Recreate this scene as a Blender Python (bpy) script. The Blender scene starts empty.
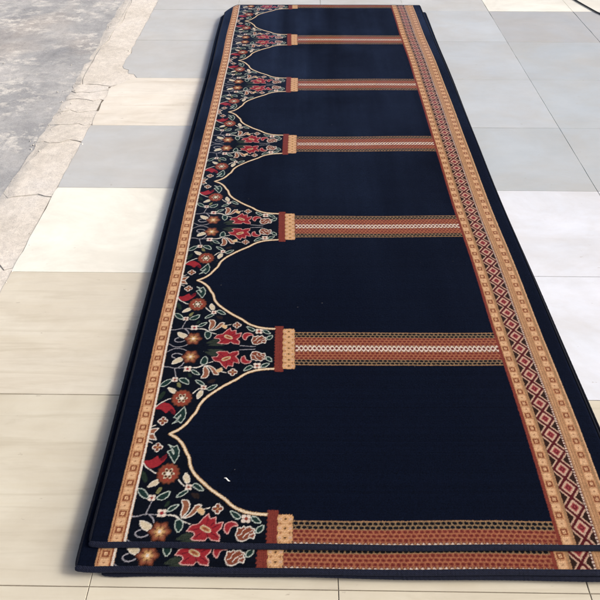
import bpy, bmesh, math, random
import numpy as np
random.seed(7); rng = np.random.default_rng(7)
S = bpy.context.scene; COL = S.collection
R = math.radians

# ------------------------------------------------------------------ helpers
def lin(r, g, b, k=1.0):
    f = lambda c: (c/12.92 if c <= .04045 else ((c+.055)/1.055)**2.4)
    return tuple(f(c/255.0)*k for c in (r, g, b))

def mesh_obj(name, verts, faces, mat=None, parent=None):
    me = bpy.data.meshes.new(name); me.from_pydata([tuple(v) for v in verts], [], faces); me.update()
    o = bpy.data.objects.new(name, me); COL.objects.link(o)
    if mat: me.materials.append(mat)
    if parent: o.parent = parent
    return o

def material(name):
    m = bpy.data.materials.new(name); m.use_nodes = True
    nt = m.node_tree; b = nt.nodes['Principled BSDF']
    return m, nt, b

def node(nt, kind, **kw):
    n = nt.nodes.new(kind)
    for k, v in kw.items():
        if k.startswith('i_'):
            n.inputs[k[2:].replace('_', ' ')].default_value = v
        else: setattr(n, k, v)
    return n

def ramp(nt, pts):
    n = nt.nodes.new('ShaderNodeValToRGB'); e = n.color_ramp.elements
    while len(e) < len(pts): e.new(.5)
    for el, (p, c) in zip(e, pts):
        el.position = p; el.color = (c if len(c) == 4 else (*c, 1)) if not isinstance(c, (int, float)) else (c, c, c, 1)
    return n

def mixc(nt, mode, fac, a, b):
    n = nt.nodes.new('ShaderNodeMix'); n.data_type = 'RGBA'; n.blend_type = mode
    for s, v in ((n.inputs[0], fac), (n.inputs[6], a), (n.inputs[7], b)):
        if hasattr(v, 'links'): nt.links.new(v, s)
        elif isinstance(v, (int, float)) and s != n.inputs[0]: s.default_value = (v, v, v, 1)
        elif isinstance(v, tuple): s.default_value = (*v[:3], 1)
        else: s.default_value = v
    return n.outputs[2]

def noise(nt, vec, scale, detail=4, rough=.55, dist=0):
    n = node(nt, 'ShaderNodeTexNoise'); n.inputs['Scale'].default_value = scale
    n.inputs['Detail'].default_value = detail; n.inputs['Roughness'].default_value = rough
    n.inputs['Distortion'].default_value = dist
    nt.links.new(vec, n.inputs['Vector']); return n.outputs[0]

def mapped(nt, vec, scale=(1, 1, 1), loc=(0, 0, 0)):
    n = nt.nodes.new('ShaderNodeMapping'); n.inputs['Scale'].default_value = scale
    n.inputs['Location'].default_value = loc
    nt.links.new(vec, n.inputs['Vector']); return n.outputs[0]

def objco(nt): return nt.nodes.new('ShaderNodeTexCoord').outputs['Object']

def bump(nt, h, strength, dist, bsdf):
    n = nt.nodes.new('ShaderNodeBump'); n.inputs['Strength'].default_value = strength
    n.inputs['Distance'].default_value = dist
    nt.links.new(h, n.inputs['Height']); nt.links.new(n.outputs[0], bsdf.inputs['Normal'])

# ------------------------------------------------------------------ carpet pattern
# drawn in carpet millimetres: x across the width, v along the length from a column centre (half a niche, mirrored)
# each entry: P(olygon) / S(troke), fill, outline, width, flat point list
MOTIFS = [
('S','c','',2.2,[-401.7,277.5,-400.5,277.3,-398.7,277.0,-396.8,276.6,-394.9,276.0,-393.0,275.1,-390.9,274.0,-389.0,272.9,-387.7,272.1]),
('S','c','',2.6,[-399.2,216.0,-397.5,213.7,-395.1,210.3,-392.3,206.6,-389.2,203.3,-385.8,200.6,-382.0,198.0,-378.2,195.6,-374.9,193.5,-372.4,191.8,-370.4,190.3,-368.5,189.0,-366.5,188.0,-364.0,187.2,-361.4,186.7,-359.1,186.3,-357.4,186.0]),
('S','s','',2.2,[-357.4,111.9,-358.3,108.6,-359.4,103.9,-360.7,98.7,-361.9,94.1,-363.0,89.7,-364.1,85.4,-365.1,81.6,-365.8,79.0]),
('S','s','',2.4,[-401.7,73.3,-398.5,73.2,-393.9,73.0,-388.7,73.0,-384.0,73.3,-380.1,74.3,-376.3,75.7,-372.5,77.1,-368.4,78.0,-363.7,78.3,-358.7,78.2,-353.7,78.0,-349.5,77.8,-346.0,77.6,-342.9,77.4,-340.5,77.2,-338.7,77.0]),
('S','s','',3,[-356.4,76.5,-354.5,74.8,-351.7,72.4,-348.8,69.6,-346.4,66.6,-344.5,63.2,-342.8,59.3,-341.4,55.7,-340.5,53.2]),
('S','c','',2.4,[-317.4,76.5,-314.1,76.4,-309.4,76.2,-304.2,75.8,-299.5,74.8,-295.1,72.9,-290.6,70.2,-286.7,67.7,-284.0,65.9]),
('S','c','',2.2,[-309.3,77.8,-306.7,77.4,-302.9,76.9,-298.6,76.1,-294.7,74.8,-291.3,72.8,-287.9,70.3,-284.6,67.7,-281.6,65.4,-278.9,63.6,-276.5,62.1,-274.1,60.7,-271.4,59.3,-267.9,57.9,-264.0,56.5,-260.4,55.3,-257.9,54.4]),
('S','c','',2.2,[-231.8,91.0,-216.8,95.3]),
('S','c','',3,[-302.6,168.8,-301.3,167.0,-299.4,164.5,-297.2,161.7,-295.0,159.3,-292.7,157.1,-290.1,155.1,-287.8,153.3,-286.2,152.0]),
('S','s','',2.2,[-396.5,15.8,-393.2,13.4,-388.4,9.9,-383.0,6.4,-378.2,3.8,-373.9,2.6,-369.8,2.1,-365.7,2.2,-361.5,2.6,-357.1,3.6,-352.5,5.1,-348.1,6.9,-344.4,8.6,-341.6,10.3,-339.3,12.2,-337.6,13.9,-336.3,15.0]),
('S','s','',2.4,[-182.6,7.8,-176.9,7.3,-168.5,6.6,-159.7,5.9,-152.6,5.4,-147.4,5.2,-143.2,5.1,-139.9,5.0,-137.6,5.0]),
('P','G','',0,[-278.5,8.0,-270.0,13.3,-264.3,16.0,-255.6,18.9,-250.2,18.5,-242.6,14.4,-237.5,11.7,-229.9,7.6,-238.2,6.2,-270.5,6.2]),
('P','n','c',2.2,[-401.7,298.8,-403.7,292.7,-395.0,283.6,-378.3,282.0,-386.2,294.2,-388.0,298.8]),
('P','b','c',1.9,[-358.6,259.6,-358.7,261.0,-359.3,262.3,-360.1,263.5,-361.2,264.4,-362.7,265.0,-364.4,265.1,-367.1,263.8,-365.8,266.5,-365.9,268.2,-366.5,269.7,-367.4,270.8,-368.6,271.6,-369.9,272.1,-371.3,272.3,-372.7,272.1,-374.0,271.6,-375.2,270.8,-376.1,269.7,-376.7,268.2,-376.8,266.5,-375.5,263.8,-378.2,265.1,-379.9,265.0,-381.4,264.4,-382.5,263.5,-383.3,262.3,-383.9,261.0,-384.0,259.6,-383.9,258.2,-383.3,256.8,-382.5,255.7,-381.4,254.7,-379.9,254.2,-378.2,254.1,-375.5,255.4,-376.8,252.6,-376.7,250.9,-376.1,249.5,-375.2,248.4,-374.0,247.6,-372.7,247.0,-371.3,246.9,-369.9,247.0,-368.6,247.6,-367.4,248.4,-366.5,249.5,-365.9,250.9,-365.8,252.6,-367.1,255.4,-364.4,254.1,-362.7,254.2,-361.2,254.7,-360.1,255.7,-359.3,256.8,-358.7,258.2]),
('P','y','',0,[-368.7,259.6,-369.0,260.9,-370.0,261.8,-371.3,262.2,-372.6,261.8,-373.6,260.9,-373.9,259.6,-373.6,258.3,-372.6,257.3,-371.3,257.0,-370.0,257.3,-369.0,258.3]),
('P','r','',0,[-396.5,220.6,-386.0,221.5,-379.1,224.7,-368.8,233.7,-364.4,234.3,-361.6,227.0,-358.7,226.8,-352.6,233.4,-348.9,237.0,-343.9,241.1,-342.3,239.5,-342.4,230.5,-344.5,224.3,-350.9,214.9,-355.7,209.7,-363.6,203.4,-369.3,201.1,-378.1,200.2,-383.5,201.9,-390.6,207.8,-394.4,211.9,-398.6,218.2]),
('P','R','',0,[-358.3,226.8,-352.5,233.4,-348.9,237.0,-343.9,241.1,-342.4,240.1,-342.8,232.8,-344.9,228.1,-350.9,221.2,-354.4,220.0,-358.8,223.5]),
('P','g','p',1.9,[-344.7,267.6,-329.6,260.2,-322.8,266.1,-313.6,249.3,-313.3,233.2,-320.5,213.8,-331.9,230.4,-344.0,247.2,-335.3,252.2,-326.5,239.6,-325.7,244.3,-336.5,259.6]),
('P','D','',0,[-400.7,187.1,-396.6,193.0,-393.0,192.4,-386.4,184.9,-382.9,179.2,-379.2,169.3,-379.0,164.7,-382.4,160.6,-385.8,162.0,-392.5,170.1,-396.2,175.3,-400.6,182.7]),
('P','k','c',1.6,[-375.1,150.6,-367.6,162.2,-362.2,166.7,-353.7,168.6,-350.0,168.1,-347.7,164.5,-348.8,161.1,-354.6,154.3,-360.7,151.0,-373.3,147.8]),
('P','b','B',2.2,[-302.0,185.2,-302.9,187.3,-304.7,189.2,-305.9,191.0,-305.6,193.1,-304.8,195.5,-304.9,197.8,-306.6,199.4,-309.1,200.2,-310.9,201.4,-311.6,203.4,-311.9,205.9,-313.0,208.0,-315.2,208.6,-317.8,208.3,-319.9,208.5,-321.4,210.1,-322.8,212.2,-324.7,213.6,-326.9,213.2,-329.1,211.8,-331.1,211.1,-333.1,211.8,-335.3,213.2,-337.6,213.6,-339.5,212.2,-340.9,210.1,-342.4,208.5,-344.5,208.3,-347.1,208.6,-349.3,208.0,-350.4,205.9,-350.7,203.4,-351.4,201.4,-353.2,200.2,-355.6,199.4,-357.3,197.8,-357.5,195.5,-356.6,193.1,-356.4,191.0,-357.5,189.2,-359.3,187.3,-360.2,185.2,-359.3,183.1,-357.5,181.2,-356.4,179.4,-356.6,177.3,-357.5,174.9,-357.3,172.6,-355.6,171.1,-353.2,170.2,-351.4,169.1,-350.7,167.0,-350.4,164.5,-349.3,162.5,-347.1,161.8,-344.5,162.1,-342.4,161.9,-340.9,160.3,-339.5,158.2,-337.6,156.8,-335.3,157.2,-333.1,158.6,-331.1,159.3,-329.1,158.6,-326.9,157.2,-324.7,156.8,-322.8,158.2,-321.4,160.3,-319.9,161.9,-317.8,162.1,-315.2,161.8,-313.0,162.5,-311.9,164.5,-311.6,167.0,-310.9,169.1,-309.1,170.2,-306.6,171.1,-304.9,172.6,-304.8,174.9,-305.6,177.3,-305.9,179.4,-304.7,181.2,-302.9,183.1]),
('P','t','',0,[-307.4,185.2,-308.1,186.9,-309.5,188.5,-310.4,189.9,-310.2,191.7,-309.6,193.6,-309.8,195.5,-311.1,196.8,-313.0,197.5,-314.5,198.5,-315.1,200.1,-315.4,202.1,-316.3,203.7,-318.1,204.3,-320.2,204.2,-321.9,204.4,-323.1,205.6,-324.3,207.3,-325.9,208.3,-327.7,208.0,-329.5,207.0,-331.1,206.5,-332.8,207.0,-334.6,208.0,-336.4,208.3,-337.9,207.3,-339.1,205.6,-340.4,204.4,-342.1,204.2,-344.1,204.3,-345.9,203.7,-346.8,202.1,-347.2,200.1,-347.8,198.5,-349.2,197.5,-351.1,196.8,-352.5,195.5,-352.6,193.6,-352.1,191.7,-351.9,189.9,-352.8,188.5,-354.2,186.9,-354.8,185.2,-354.2,183.5,-352.8,181.9,-351.9,180.5,-352.1,178.7,-352.6,176.8,-352.5,174.9,-351.1,173.7,-349.2,172.9,-347.8,171.9,-347.2,170.3,-346.8,168.3,-345.9,166.7,-344.1,166.1,-342.1,166.2,-340.4,166.0,-339.1,164.8,-337.9,163.1,-336.4,162.1,-334.6,162.4,-332.8,163.4,-331.1,163.9,-329.5,163.4,-327.7,162.4,-325.9,162.1,-324.3,163.1,-323.1,164.8,-321.9,166.0,-320.2,166.2,-318.1,166.1,-316.3,166.7,-315.4,168.3,-315.1,170.3,-314.5,171.9,-313.0,172.9,-311.1,173.7,-309.8,174.9,-309.6,176.8,-310.2,178.7,-310.4,180.5,-309.5,181.9,-308.1,183.5]),
('P','k','',0,[-314.7,185.2,-315.4,186.9,-317.2,188.2,-319.5,189.0,-321.4,189.5,-322.5,190.2,-322.5,191.4,-322.1,193.4,-321.6,195.7,-321.8,198.0,-322.9,199.4,-324.7,199.6,-326.7,198.7,-328.6,197.1,-330.0,195.8,-331.1,195.2,-332.2,195.8,-333.7,197.1,-335.5,198.7,-337.5,199.6,-339.3,199.4,-340.4,198.0,-340.6,195.7,-340.2,193.4,-339.7,191.4,-339.8,190.2,-340.8,189.5,-342.7,189.0,-345.0,188.2,-346.8,186.9,-347.5,185.2,-346.8,183.6,-345.0,182.3,-342.7,181.4,-340.8,180.9,-339.8,180.2,-339.7,179.0,-340.2,177.0,-340.6,174.7,-340.4,172.4,-339.3,171.0,-337.5,170.8,-335.5,171.7,-333.7,173.3,-332.2,174.6,-331.1,175.2,-330.0,174.6,-328.6,173.3,-326.7,171.7,-324.7,170.8,-322.9,171.0,-321.8,172.4,-321.6,174.7,-322.1,177.0,-322.5,179.0,-322.5,180.2,-321.4,180.9,-319.5,181.4,-317.2,182.3,-315.4,183.6]),
('P','B','',0,[-318.2,185.2,-318.7,187.0,-320.0,188.3,-321.8,188.8,-323.6,188.3,-324.9,187.0,-325.4,185.2,-324.9,183.4,-323.6,182.1,-321.8,181.6,-320.0,182.1,-318.7,183.4]),
('P','B','',0,[-322.9,193.3,-323.4,195.1,-324.7,196.4,-326.5,196.9,-328.3,196.4,-329.6,195.1,-330.1,193.3,-329.6,191.5,-328.3,190.1,-326.5,189.7,-324.7,190.1,-323.4,191.5]),
('P','B','',0,[-332.2,193.3,-332.7,195.1,-334.0,196.4,-335.8,196.9,-337.6,196.4,-338.9,195.1,-339.4,193.3,-338.9,191.5,-337.6,190.1,-335.8,189.7,-334.0,190.1,-332.7,191.5]),
('P','B','',0,[-336.8,185.2,-337.3,187.0,-338.6,188.3,-340.4,188.8,-342.2,188.3,-343.5,187.0,-344.0,185.2,-343.5,183.4,-342.2,182.1,-340.4,181.6,-338.6,182.1,-337.3,183.4]),
('P','B','',0,[-332.2,177.1,-332.7,178.9,-334.0,180.3,-335.8,180.7,-337.6,180.3,-338.9,178.9,-339.4,177.1,-338.9,175.3,-337.6,174.0,-335.8,173.5,-334.0,174.0,-332.7,175.3]),
('P','B','',0,[-322.9,177.1,-323.4,178.9,-324.7,180.3,-326.5,180.7,-328.3,180.3,-329.6,178.9,-330.1,177.1,-329.6,175.3,-328.3,174.0,-326.5,173.5,-324.7,174.0,-323.4,175.3]),
('P','c','',0,[-326.5,185.2,-327.0,187.2,-328.3,188.8,-330.1,189.7,-332.1,189.7,-334.0,188.8,-335.3,187.2,-335.7,185.2,-335.3,183.2,-334.0,181.6,-332.1,180.7,-330.1,180.7,-328.3,181.6,-327.0,183.2]),
('P','g','p',1.9,[-397.4,144.1,-390.5,144.5,-386.2,143.4,-380.4,139.9,-376.4,136.1,-370.2,128.2,-368.4,124.1,-369.5,119.4,-372.1,118.5,-379.0,120.3,-383.3,122.7,-389.3,127.8,-393.0,132.4,-398.1,141.1]),
('P','g','p',1.9,[-346.7,122.2,-341.1,127.7,-335.0,131.6,-322.1,137.7,-318.1,137.0,-319.0,128.5,-321.3,123.5,-327.6,117.3,-332.5,115.2,-341.2,115.2,-345.0,116.3,-347.7,119.4]),
('P','v','',0,[-351.8,135.3,-349.9,143.3,-347.1,146.6,-340.4,148.7,-338.6,147.2,-339.9,140.9,-341.5,136.8,-345.2,131.2,-347.7,130.0,-351.2,132.0]),
('P','w','',0,[-366.3,112.5,-361.4,112.5,-359.8,114.0,-359.8,118.5,-361.4,120.0,-366.3,120.0,-367.9,118.5,-367.9,114.0]),
('P','w','',0,[-366.3,120.8,-361.4,120.8,-359.8,122.3,-359.8,126.8,-361.4,128.3,-366.3,128.3,-367.9,126.8,-367.9,122.3]),
('P','w','',0,[-357.5,112.5,-352.6,112.5,-351.0,114.0,-351.0,118.5,-352.6,120.0,-357.5,120.0,-359.1,118.5,-359.1,114.0]),
('P','w','',0,[-357.5,120.8,-352.6,120.8,-351.0,122.3,-351.0,126.8,-352.6,128.3,-357.5,128.3,-359.1,126.8,-359.1,122.3]),
('P','t','',0,[-355.8,120.4,-356.3,122.2,-357.6,123.6,-359.4,124.1,-361.3,123.6,-362.6,122.2,-363.1,120.4,-362.6,118.6,-361.3,117.3,-359.4,116.8,-357.6,117.3,-356.3,118.6]),
('P','D','',0,[-325.4,99.6,-321.9,108.8,-318.9,112.1,-313.7,112.5,-312.8,109.8,-315.3,101.2,-318.2,98.0,-324.5,96.9]),
('P','g','p',1.9,[-316.6,88.4,-311.9,96.4,-306.2,100.3,-293.8,103.8,-291.2,102.6,-295.9,95.6,-299.6,91.8,-306.1,87.3,-310.2,85.8,-316.2,85.8]),
('P','w','',0,[-336.8,71.8,-330.8,71.8,-328.8,73.6,-328.8,79.1,-330.8,81.0,-336.8,81.0,-338.8,79.1,-338.8,73.6]),
('P','w','',0,[-336.8,82.0,-330.8,82.0,-328.8,83.9,-328.8,89.4,-330.8,91.2,-336.8,91.2,-338.8,89.4,-338.8,83.9]),
('P','w','',0,[-325.9,71.8,-320.0,71.8,-318.0,73.6,-318.0,79.1,-320.0,81.0,-325.9,81.0,-327.9,79.1,-327.9,73.6]),
('P','w','',0,[-325.9,82.0,-320.0,82.0,-318.0,83.9,-318.0,89.4,-320.0,91.2,-325.9,91.2,-327.9,89.4,-327.9,83.9]),
('P','r','',0,[-323.9,81.5,-324.5,83.7,-326.1,85.4,-328.4,86.0,-330.6,85.4,-332.3,83.7,-332.9,81.5,-332.3,79.3,-330.6,77.6,-328.4,77.0,-326.1,77.6,-324.5,79.3]),
('P','k','c',1.8,[-371.8,63.1,-357.4,57.5,-351.0,54.2,-346.3,49.8,-346.1,46.1,-350.2,39.2,-354.0,37.6,-361.3,39.9,-365.8,42.6,-371.8,48.4,-374.3,53.2,-376.0,62.0]),
('S','s','',3,[-370.1,40.0,-372.0,39.2,-374.8,38.1,-377.5,36.7,-379.4,35.2,-380.3,33.4,-380.6,31.3,-380.4,29.2,-379.7,27.4,-378.4,25.8,-376.5,24.3,-374.2,23.0,-371.8,22.2,-369.2,21.9,-366.2,22.0,-363.3,22.3,-360.5,22.9,-357.7,23.9,-355.0,25.2,-352.6,26.5,-350.9,27.4]),
('P','B','',0,[-297.6,35.4,-298.4,38.3,-300.5,40.7,-303.3,42.6,-305.8,44.2,-307.4,45.8,-308.0,48.1,-308.1,51.0,-308.4,54.3,-309.4,57.4,-311.5,59.5,-314.3,60.2,-317.5,59.6,-320.6,58.2,-323.1,56.8,-325.4,56.2,-327.6,56.8,-330.2,58.2,-333.2,59.6,-336.4,60.2,-339.3,59.5,-341.3,57.4,-342.4,54.3,-342.6,51.0,-342.7,48.1,-343.4,45.8,-345.0,44.2,-347.5,42.6,-350.2,40.7,-352.4,38.3,-353.2,35.4,-352.4,32.6,-350.2,30.2,-347.5,28.3,-345.0,26.7,-343.4,25.0,-342.7,22.8,-342.6,19.9,-342.4,16.6,-341.3,13.5,-339.3,11.4,-336.4,10.7,-333.2,11.3,-330.2,12.7,-327.6,14.1,-325.4,14.7,-323.1,14.1,-320.6,12.7,-317.5,11.3,-314.3,10.7,-311.5,11.4,-309.4,13.5,-308.4,16.6,-308.1,19.9,-308.0,22.8,-307.4,25.0,-305.8,26.7,-303.3,28.3,-300.5,30.2,-298.4,32.6]),
('P','b','',0,[-301.2,35.4,-301.9,37.9,-303.8,40.0,-306.2,41.7,-308.3,43.0,-309.7,44.5,-310.3,46.4,-310.4,49.0,-310.6,51.9,-311.5,54.6,-313.3,56.4,-315.8,57.0,-318.5,56.5,-321.2,55.2,-323.4,54.0,-325.4,53.5,-327.3,54.0,-329.6,55.2,-332.2,56.5,-335.0,57.0,-337.5,56.4,-339.3,54.6,-340.2,51.9,-340.4,49.0,-340.5,46.4,-341.0,44.5,-342.4,43.0,-344.6,41.7,-347.0,40.0,-348.9,37.9,-349.6,35.4,-348.9,33.0,-347.0,30.9,-344.6,29.2,-342.4,27.8,-341.0,26.4,-340.5,24.5,-340.4,21.9,-340.2,19.0,-339.3,16.3,-337.5,14.5,-335.0,13.9,-332.2,14.4,-329.6,15.7,-327.3,16.9,-325.4,17.3,-323.4,16.9,-321.2,15.7,-318.5,14.4,-315.8,13.9,-313.3,14.5,-311.5,16.3,-310.6,19.0,-310.4,21.9,-310.3,24.5,-309.7,26.4,-308.3,27.8,-306.2,29.2,-303.8,30.9,-301.9,33.0]),
('P','n','',0,[-305.8,35.4,-306.4,37.4,-307.9,39.2,-309.8,40.5,-311.6,41.6,-312.7,42.8,-313.2,44.3,-313.2,46.4,-313.4,48.7,-314.2,50.9,-315.6,52.4,-317.6,52.9,-319.9,52.4,-322.0,51.4,-323.8,50.5,-325.4,50.1,-327.0,50.5,-328.8,51.4,-330.9,52.4,-333.1,52.9,-335.2,52.4,-336.6,50.9,-337.3,48.7,-337.5,46.4,-337.6,44.3,-338.0,42.8,-339.2,41.6,-340.9,40.5,-342.8,39.2,-344.4,37.4,-344.9,35.4,-344.4,33.4,-342.8,31.7,-340.9,30.4,-339.2,29.3,-338.0,28.1,-337.6,26.6,-337.5,24.5,-337.3,22.2,-336.6,20.0,-335.2,18.5,-333.1,18.0,-330.9,18.5,-328.8,19.5,-327.0,20.4,-325.4,20.8,-323.8,20.4,-322.0,19.5,-319.9,18.5,-317.6,18.0,-315.6,18.5,-314.2,20.0,-313.4,22.2,-313.2,24.5,-313.2,26.6,-312.7,28.1,-311.6,29.3,-309.8,30.4,-307.9,31.7,-306.4,33.4]),
('P','y','',0,[-311.5,35.4,-311.9,36.9,-313.0,38.1,-314.3,39.0,-315.6,39.8,-316.4,40.6,-316.7,41.8,-316.8,43.2,-316.9,44.9,-317.4,46.4,-318.4,47.5,-319.9,47.8,-321.5,47.5,-323.0,46.8,-324.3,46.1,-325.4,45.8,-326.5,46.1,-327.8,46.8,-329.3,47.5,-330.9,47.8,-332.3,47.5,-333.4,46.4,-333.9,44.9,-334.0,43.2,-334.1,41.8,-334.4,40.6,-335.2,39.8,-336.4,39.0,-337.8,38.1,-338.9,36.9,-339.3,35.4,-338.9,34.0,-337.8,32.8,-336.4,31.9,-335.2,31.1,-334.4,30.2,-334.1,29.1,-334.0,27.7,-333.9,26.0,-333.4,24.5,-332.3,23.4,-330.9,23.0,-329.3,23.4,-327.8,24.1,-326.5,24.8,-325.4,25.0,-324.3,24.8,-323.0,24.1,-321.5,23.4,-319.9,23.0,-318.4,23.4,-317.4,24.5,-316.9,26.0,-316.8,27.7,-316.7,29.1,-316.4,30.2,-315.6,31.1,-314.3,31.9,-313.0,32.8,-311.9,34.0]),
('P','Y','',0,[-317.1,35.4,-317.4,36.3,-318.0,37.0,-318.8,37.6,-319.6,38.0,-320.0,38.5,-320.2,39.2,-320.3,40.0,-320.3,41.0,-320.7,42.0,-321.3,42.6,-322.1,42.8,-323.1,42.6,-323.9,42.2,-324.7,41.8,-325.4,41.6,-326.0,41.8,-326.8,42.2,-327.7,42.6,-328.6,42.8,-329.5,42.6,-330.1,42.0,-330.4,41.0,-330.5,40.0,-330.5,39.2,-330.7,38.5,-331.2,38.0,-331.9,37.6,-332.7,37.0,-333.4,36.3,-333.6,35.4,-333.4,34.6,-332.7,33.9,-331.9,33.3,-331.2,32.9,-330.7,32.4,-330.5,31.7,-330.5,30.8,-330.4,29.9,-330.1,28.9,-329.5,28.3,-328.6,28.1,-327.7,28.3,-326.8,28.7,-326.0,29.1,-325.4,29.3,-324.7,29.1,-323.9,28.7,-323.1,28.3,-322.1,28.1,-321.3,28.3,-320.7,28.9,-320.3,29.9,-320.3,30.8,-320.2,31.7,-320.0,32.4,-319.6,32.9,-318.8,33.3,-318.0,33.9,-317.4,34.6]),
('P','c','',0,[-321.3,35.4,-321.4,35.9,-321.7,36.2,-322.1,36.5,-322.5,36.7,-322.7,37.0,-322.8,37.3,-322.8,37.7,-322.9,38.2,-323.0,38.7,-323.3,39.0,-323.7,39.1,-324.2,39.0,-324.7,38.8,-325.0,38.6,-325.4,38.5,-325.7,38.6,-326.1,38.8,-326.5,39.0,-327.0,39.1,-327.4,39.0,-327.7,38.7,-327.9,38.2,-327.9,37.7,-327.9,37.3,-328.0,37.0,-328.3,36.7,-328.6,36.5,-329.1,36.2,-329.4,35.9,-329.5,35.4,-329.4,35.0,-329.1,34.7,-328.6,34.4,-328.3,34.2,-328.0,33.9,-327.9,33.6,-327.9,33.1,-327.9,32.7,-327.7,32.2,-327.4,31.9,-327.0,31.8,-326.5,31.9,-326.1,32.1,-325.7,32.3,-325.4,32.4,-325.0,32.3,-324.7,32.1,-324.2,31.9,-323.7,31.8,-323.3,31.9,-323.0,32.2,-322.9,32.7,-322.8,33.1,-322.8,33.6,-322.7,33.9,-322.5,34.2,-322.1,34.4,-321.7,34.7,-321.4,35.0]),
('S','B','',1.6,[-317.6,39.9,-304.6,47.4]),
('S','B','',1.6,[-325.4,44.4,-325.4,59.4]),
('S','B','',1.6,[-333.2,39.9,-346.2,47.4]),
('S','B','',1.6,[-333.2,30.9,-346.2,23.4]),
('S','B','',1.6,[-325.4,26.4,-325.4,11.4]),
('S','B','',1.6,[-317.6,30.9,-304.6,23.4]),
('P','k','c',1.7,[-285.7,187.0,-278.0,177.4,-275.3,171.4,-275.1,162.9,-276.8,159.8,-282.1,159.0,-285.6,161.6,-290.8,170.0,-291.7,176.3,-289.1,186.7]),
('P','g','p',1.9,[-301.0,123.1,-295.6,131.3,-290.7,135.7,-281.2,140.8,-277.0,141.5,-274.0,138.8,-275.5,135.5,-282.9,128.1,-288.9,124.6,-299.3,121.5]),
('P','g','p',1.9,[-266.3,154.4,-262.1,158.5,-258.1,158.5,-250.2,154.4,-245.1,150.2,-237.8,141.6,-238.5,139.0,-247.8,139.6,-254.2,142.5,-264.3,150.4]),
('P','E','',0,[-264.2,133.6,-251.6,132.3,-246.7,129.1,-244.5,120.6,-247.2,118.3,-257.2,119.9,-262.1,123.1,-266.8,131.3]),
('P','w','',0,[-281.8,141.0,-277.1,141.0,-275.5,142.4,-275.5,146.7,-277.1,148.2,-281.8,148.2,-283.3,146.7,-283.3,142.4]),
('P','w','',0,[-281.8,149.0,-277.1,149.0,-275.5,150.4,-275.5,154.7,-277.1,156.2,-281.8,156.2,-283.3,154.7,-283.3,150.4]),
('P','w','',0,[-273.3,141.0,-268.6,141.0,-267.0,142.4,-267.0,146.7,-268.6,148.2,-273.3,148.2,-274.8,146.7,-274.8,142.4]),
('P','w','',0,[-273.3,149.0,-268.6,149.0,-267.0,150.4,-267.0,154.7,-268.6,156.2,-273.3,156.2,-274.8,154.7,-274.8,150.4]),
('P','t','',0,[-271.7,148.6,-272.1,150.3,-273.4,151.6,-275.2,152.1,-276.9,151.6,-278.2,150.3,-278.7,148.6,-278.2,146.8,-276.9,145.5,-275.2,145.1,-273.4,145.5,-272.1,146.8]),
('P','n','c',2.3,[-284.9,115.0,-274.7,115.0,-270.1,112.6,-266.1,105.3,-265.1,99.8,-266.1,90.4,-267.9,85.3,-272.4,79.3,-275.1,75.3,-278.8,69.4,-280.7,70.5,-282.9,79.7,-282.9,86.3,-280.7,96.9,-281.6,103.3,-286.6,112.1]),
('P','n','c',2.3,[-275.2,70.4,-267.2,75.9,-262.9,80.4,-258.3,88.2,-255.6,93.1,-252.2,100.1,-248.1,102.6,-239.3,103.2,-237.5,101.2,-241.0,94.5,-243.8,89.8,-248.9,82.3,-253.2,78.0,-261.0,72.6,-266.4,70.4,-275.0,69.1]),
('P','Y','k',1.4,[-246.3,91.4,-240.3,94.7,-236.1,94.2,-229.6,89.4,-228.0,85.4,-230.0,78.2,-232.9,77.2,-239.3,81.4,-242.8,84.3,-247.0,88.8]),
('P','b','c',1.9,[-185.2,92.8,-185.4,94.2,-185.9,95.5,-186.8,96.7,-187.9,97.6,-189.3,98.2,-191.0,98.3,-193.8,97.0,-192.4,99.7,-192.5,101.4,-193.1,102.9,-194.0,104.0,-195.2,104.8,-196.5,105.3,-198.0,105.5,-199.4,105.3,-200.7,104.8,-201.9,104.0,-202.8,102.9,-203.4,101.4,-203.5,99.7,-202.1,97.0,-204.9,98.3,-206.6,98.2,-208.0,97.6,-209.2,96.7,-210.0,95.5,-210.5,94.2,-210.7,92.8,-210.5,91.4,-210.0,90.0,-209.2,88.9,-208.0,87.9,-206.6,87.4,-204.9,87.3,-202.1,88.6,-203.5,85.8,-203.4,84.1,-202.8,82.7,-201.9,81.6,-200.7,80.8,-199.4,80.2,-198.0,80.1,-196.5,80.2,-195.2,80.8,-194.0,81.6,-193.1,82.7,-192.5,84.1,-192.4,85.8,-193.8,88.6,-191.0,87.3,-189.3,87.4,-187.9,87.9,-186.8,88.9,-185.9,90.0,-185.4,91.4]),
('P','y','',0,[-195.4,92.8,-195.7,94.1,-196.7,95.0,-198.0,95.4,-199.3,95.0,-200.2,94.1,-200.6,92.8,-200.2,91.5,-199.3,90.5,-198.0,90.2,-196.7,90.5,-195.7,91.5]),
('P','g','p',1.9,[-291.1,63.6,-284.0,65.3,-280.1,64.3,-275.5,59.6,-274.1,55.1,-274.4,46.1,-276.1,40.9,-281.0,34.3,-284.5,34.9,-290.4,43.2,-292.5,49.4,-293.2,59.6]),
('P','G','',0,[-285.0,18.8,-275.1,26.3,-269.1,29.9,-261.3,33.4,-256.2,33.4,-248.6,30.3,-247.7,27.3,-252.7,21.4,-257.9,18.5,-268.5,15.7,-275.3,15.0,-285.1,16.0]),
('P','r','q',1.9,[-263.2,37.1,-255.1,50.8,-238.2,55.6,-228.2,70.3,-217.5,80.3,-213.3,67.9,-199.4,71.6,-198.0,55.6,-181.4,60.0,-184.2,45.5,-194.0,34.0,-185.4,24.6,-185.7,12.9,-203.6,15.7,-212.4,22.7,-219.4,14.0,-242.3,14.7,-251.5,18.2,-243.4,26.9,-247.2,35.2]),
('S','R','',2,[-217.3,67.9,-219.2,53.2]),
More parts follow.
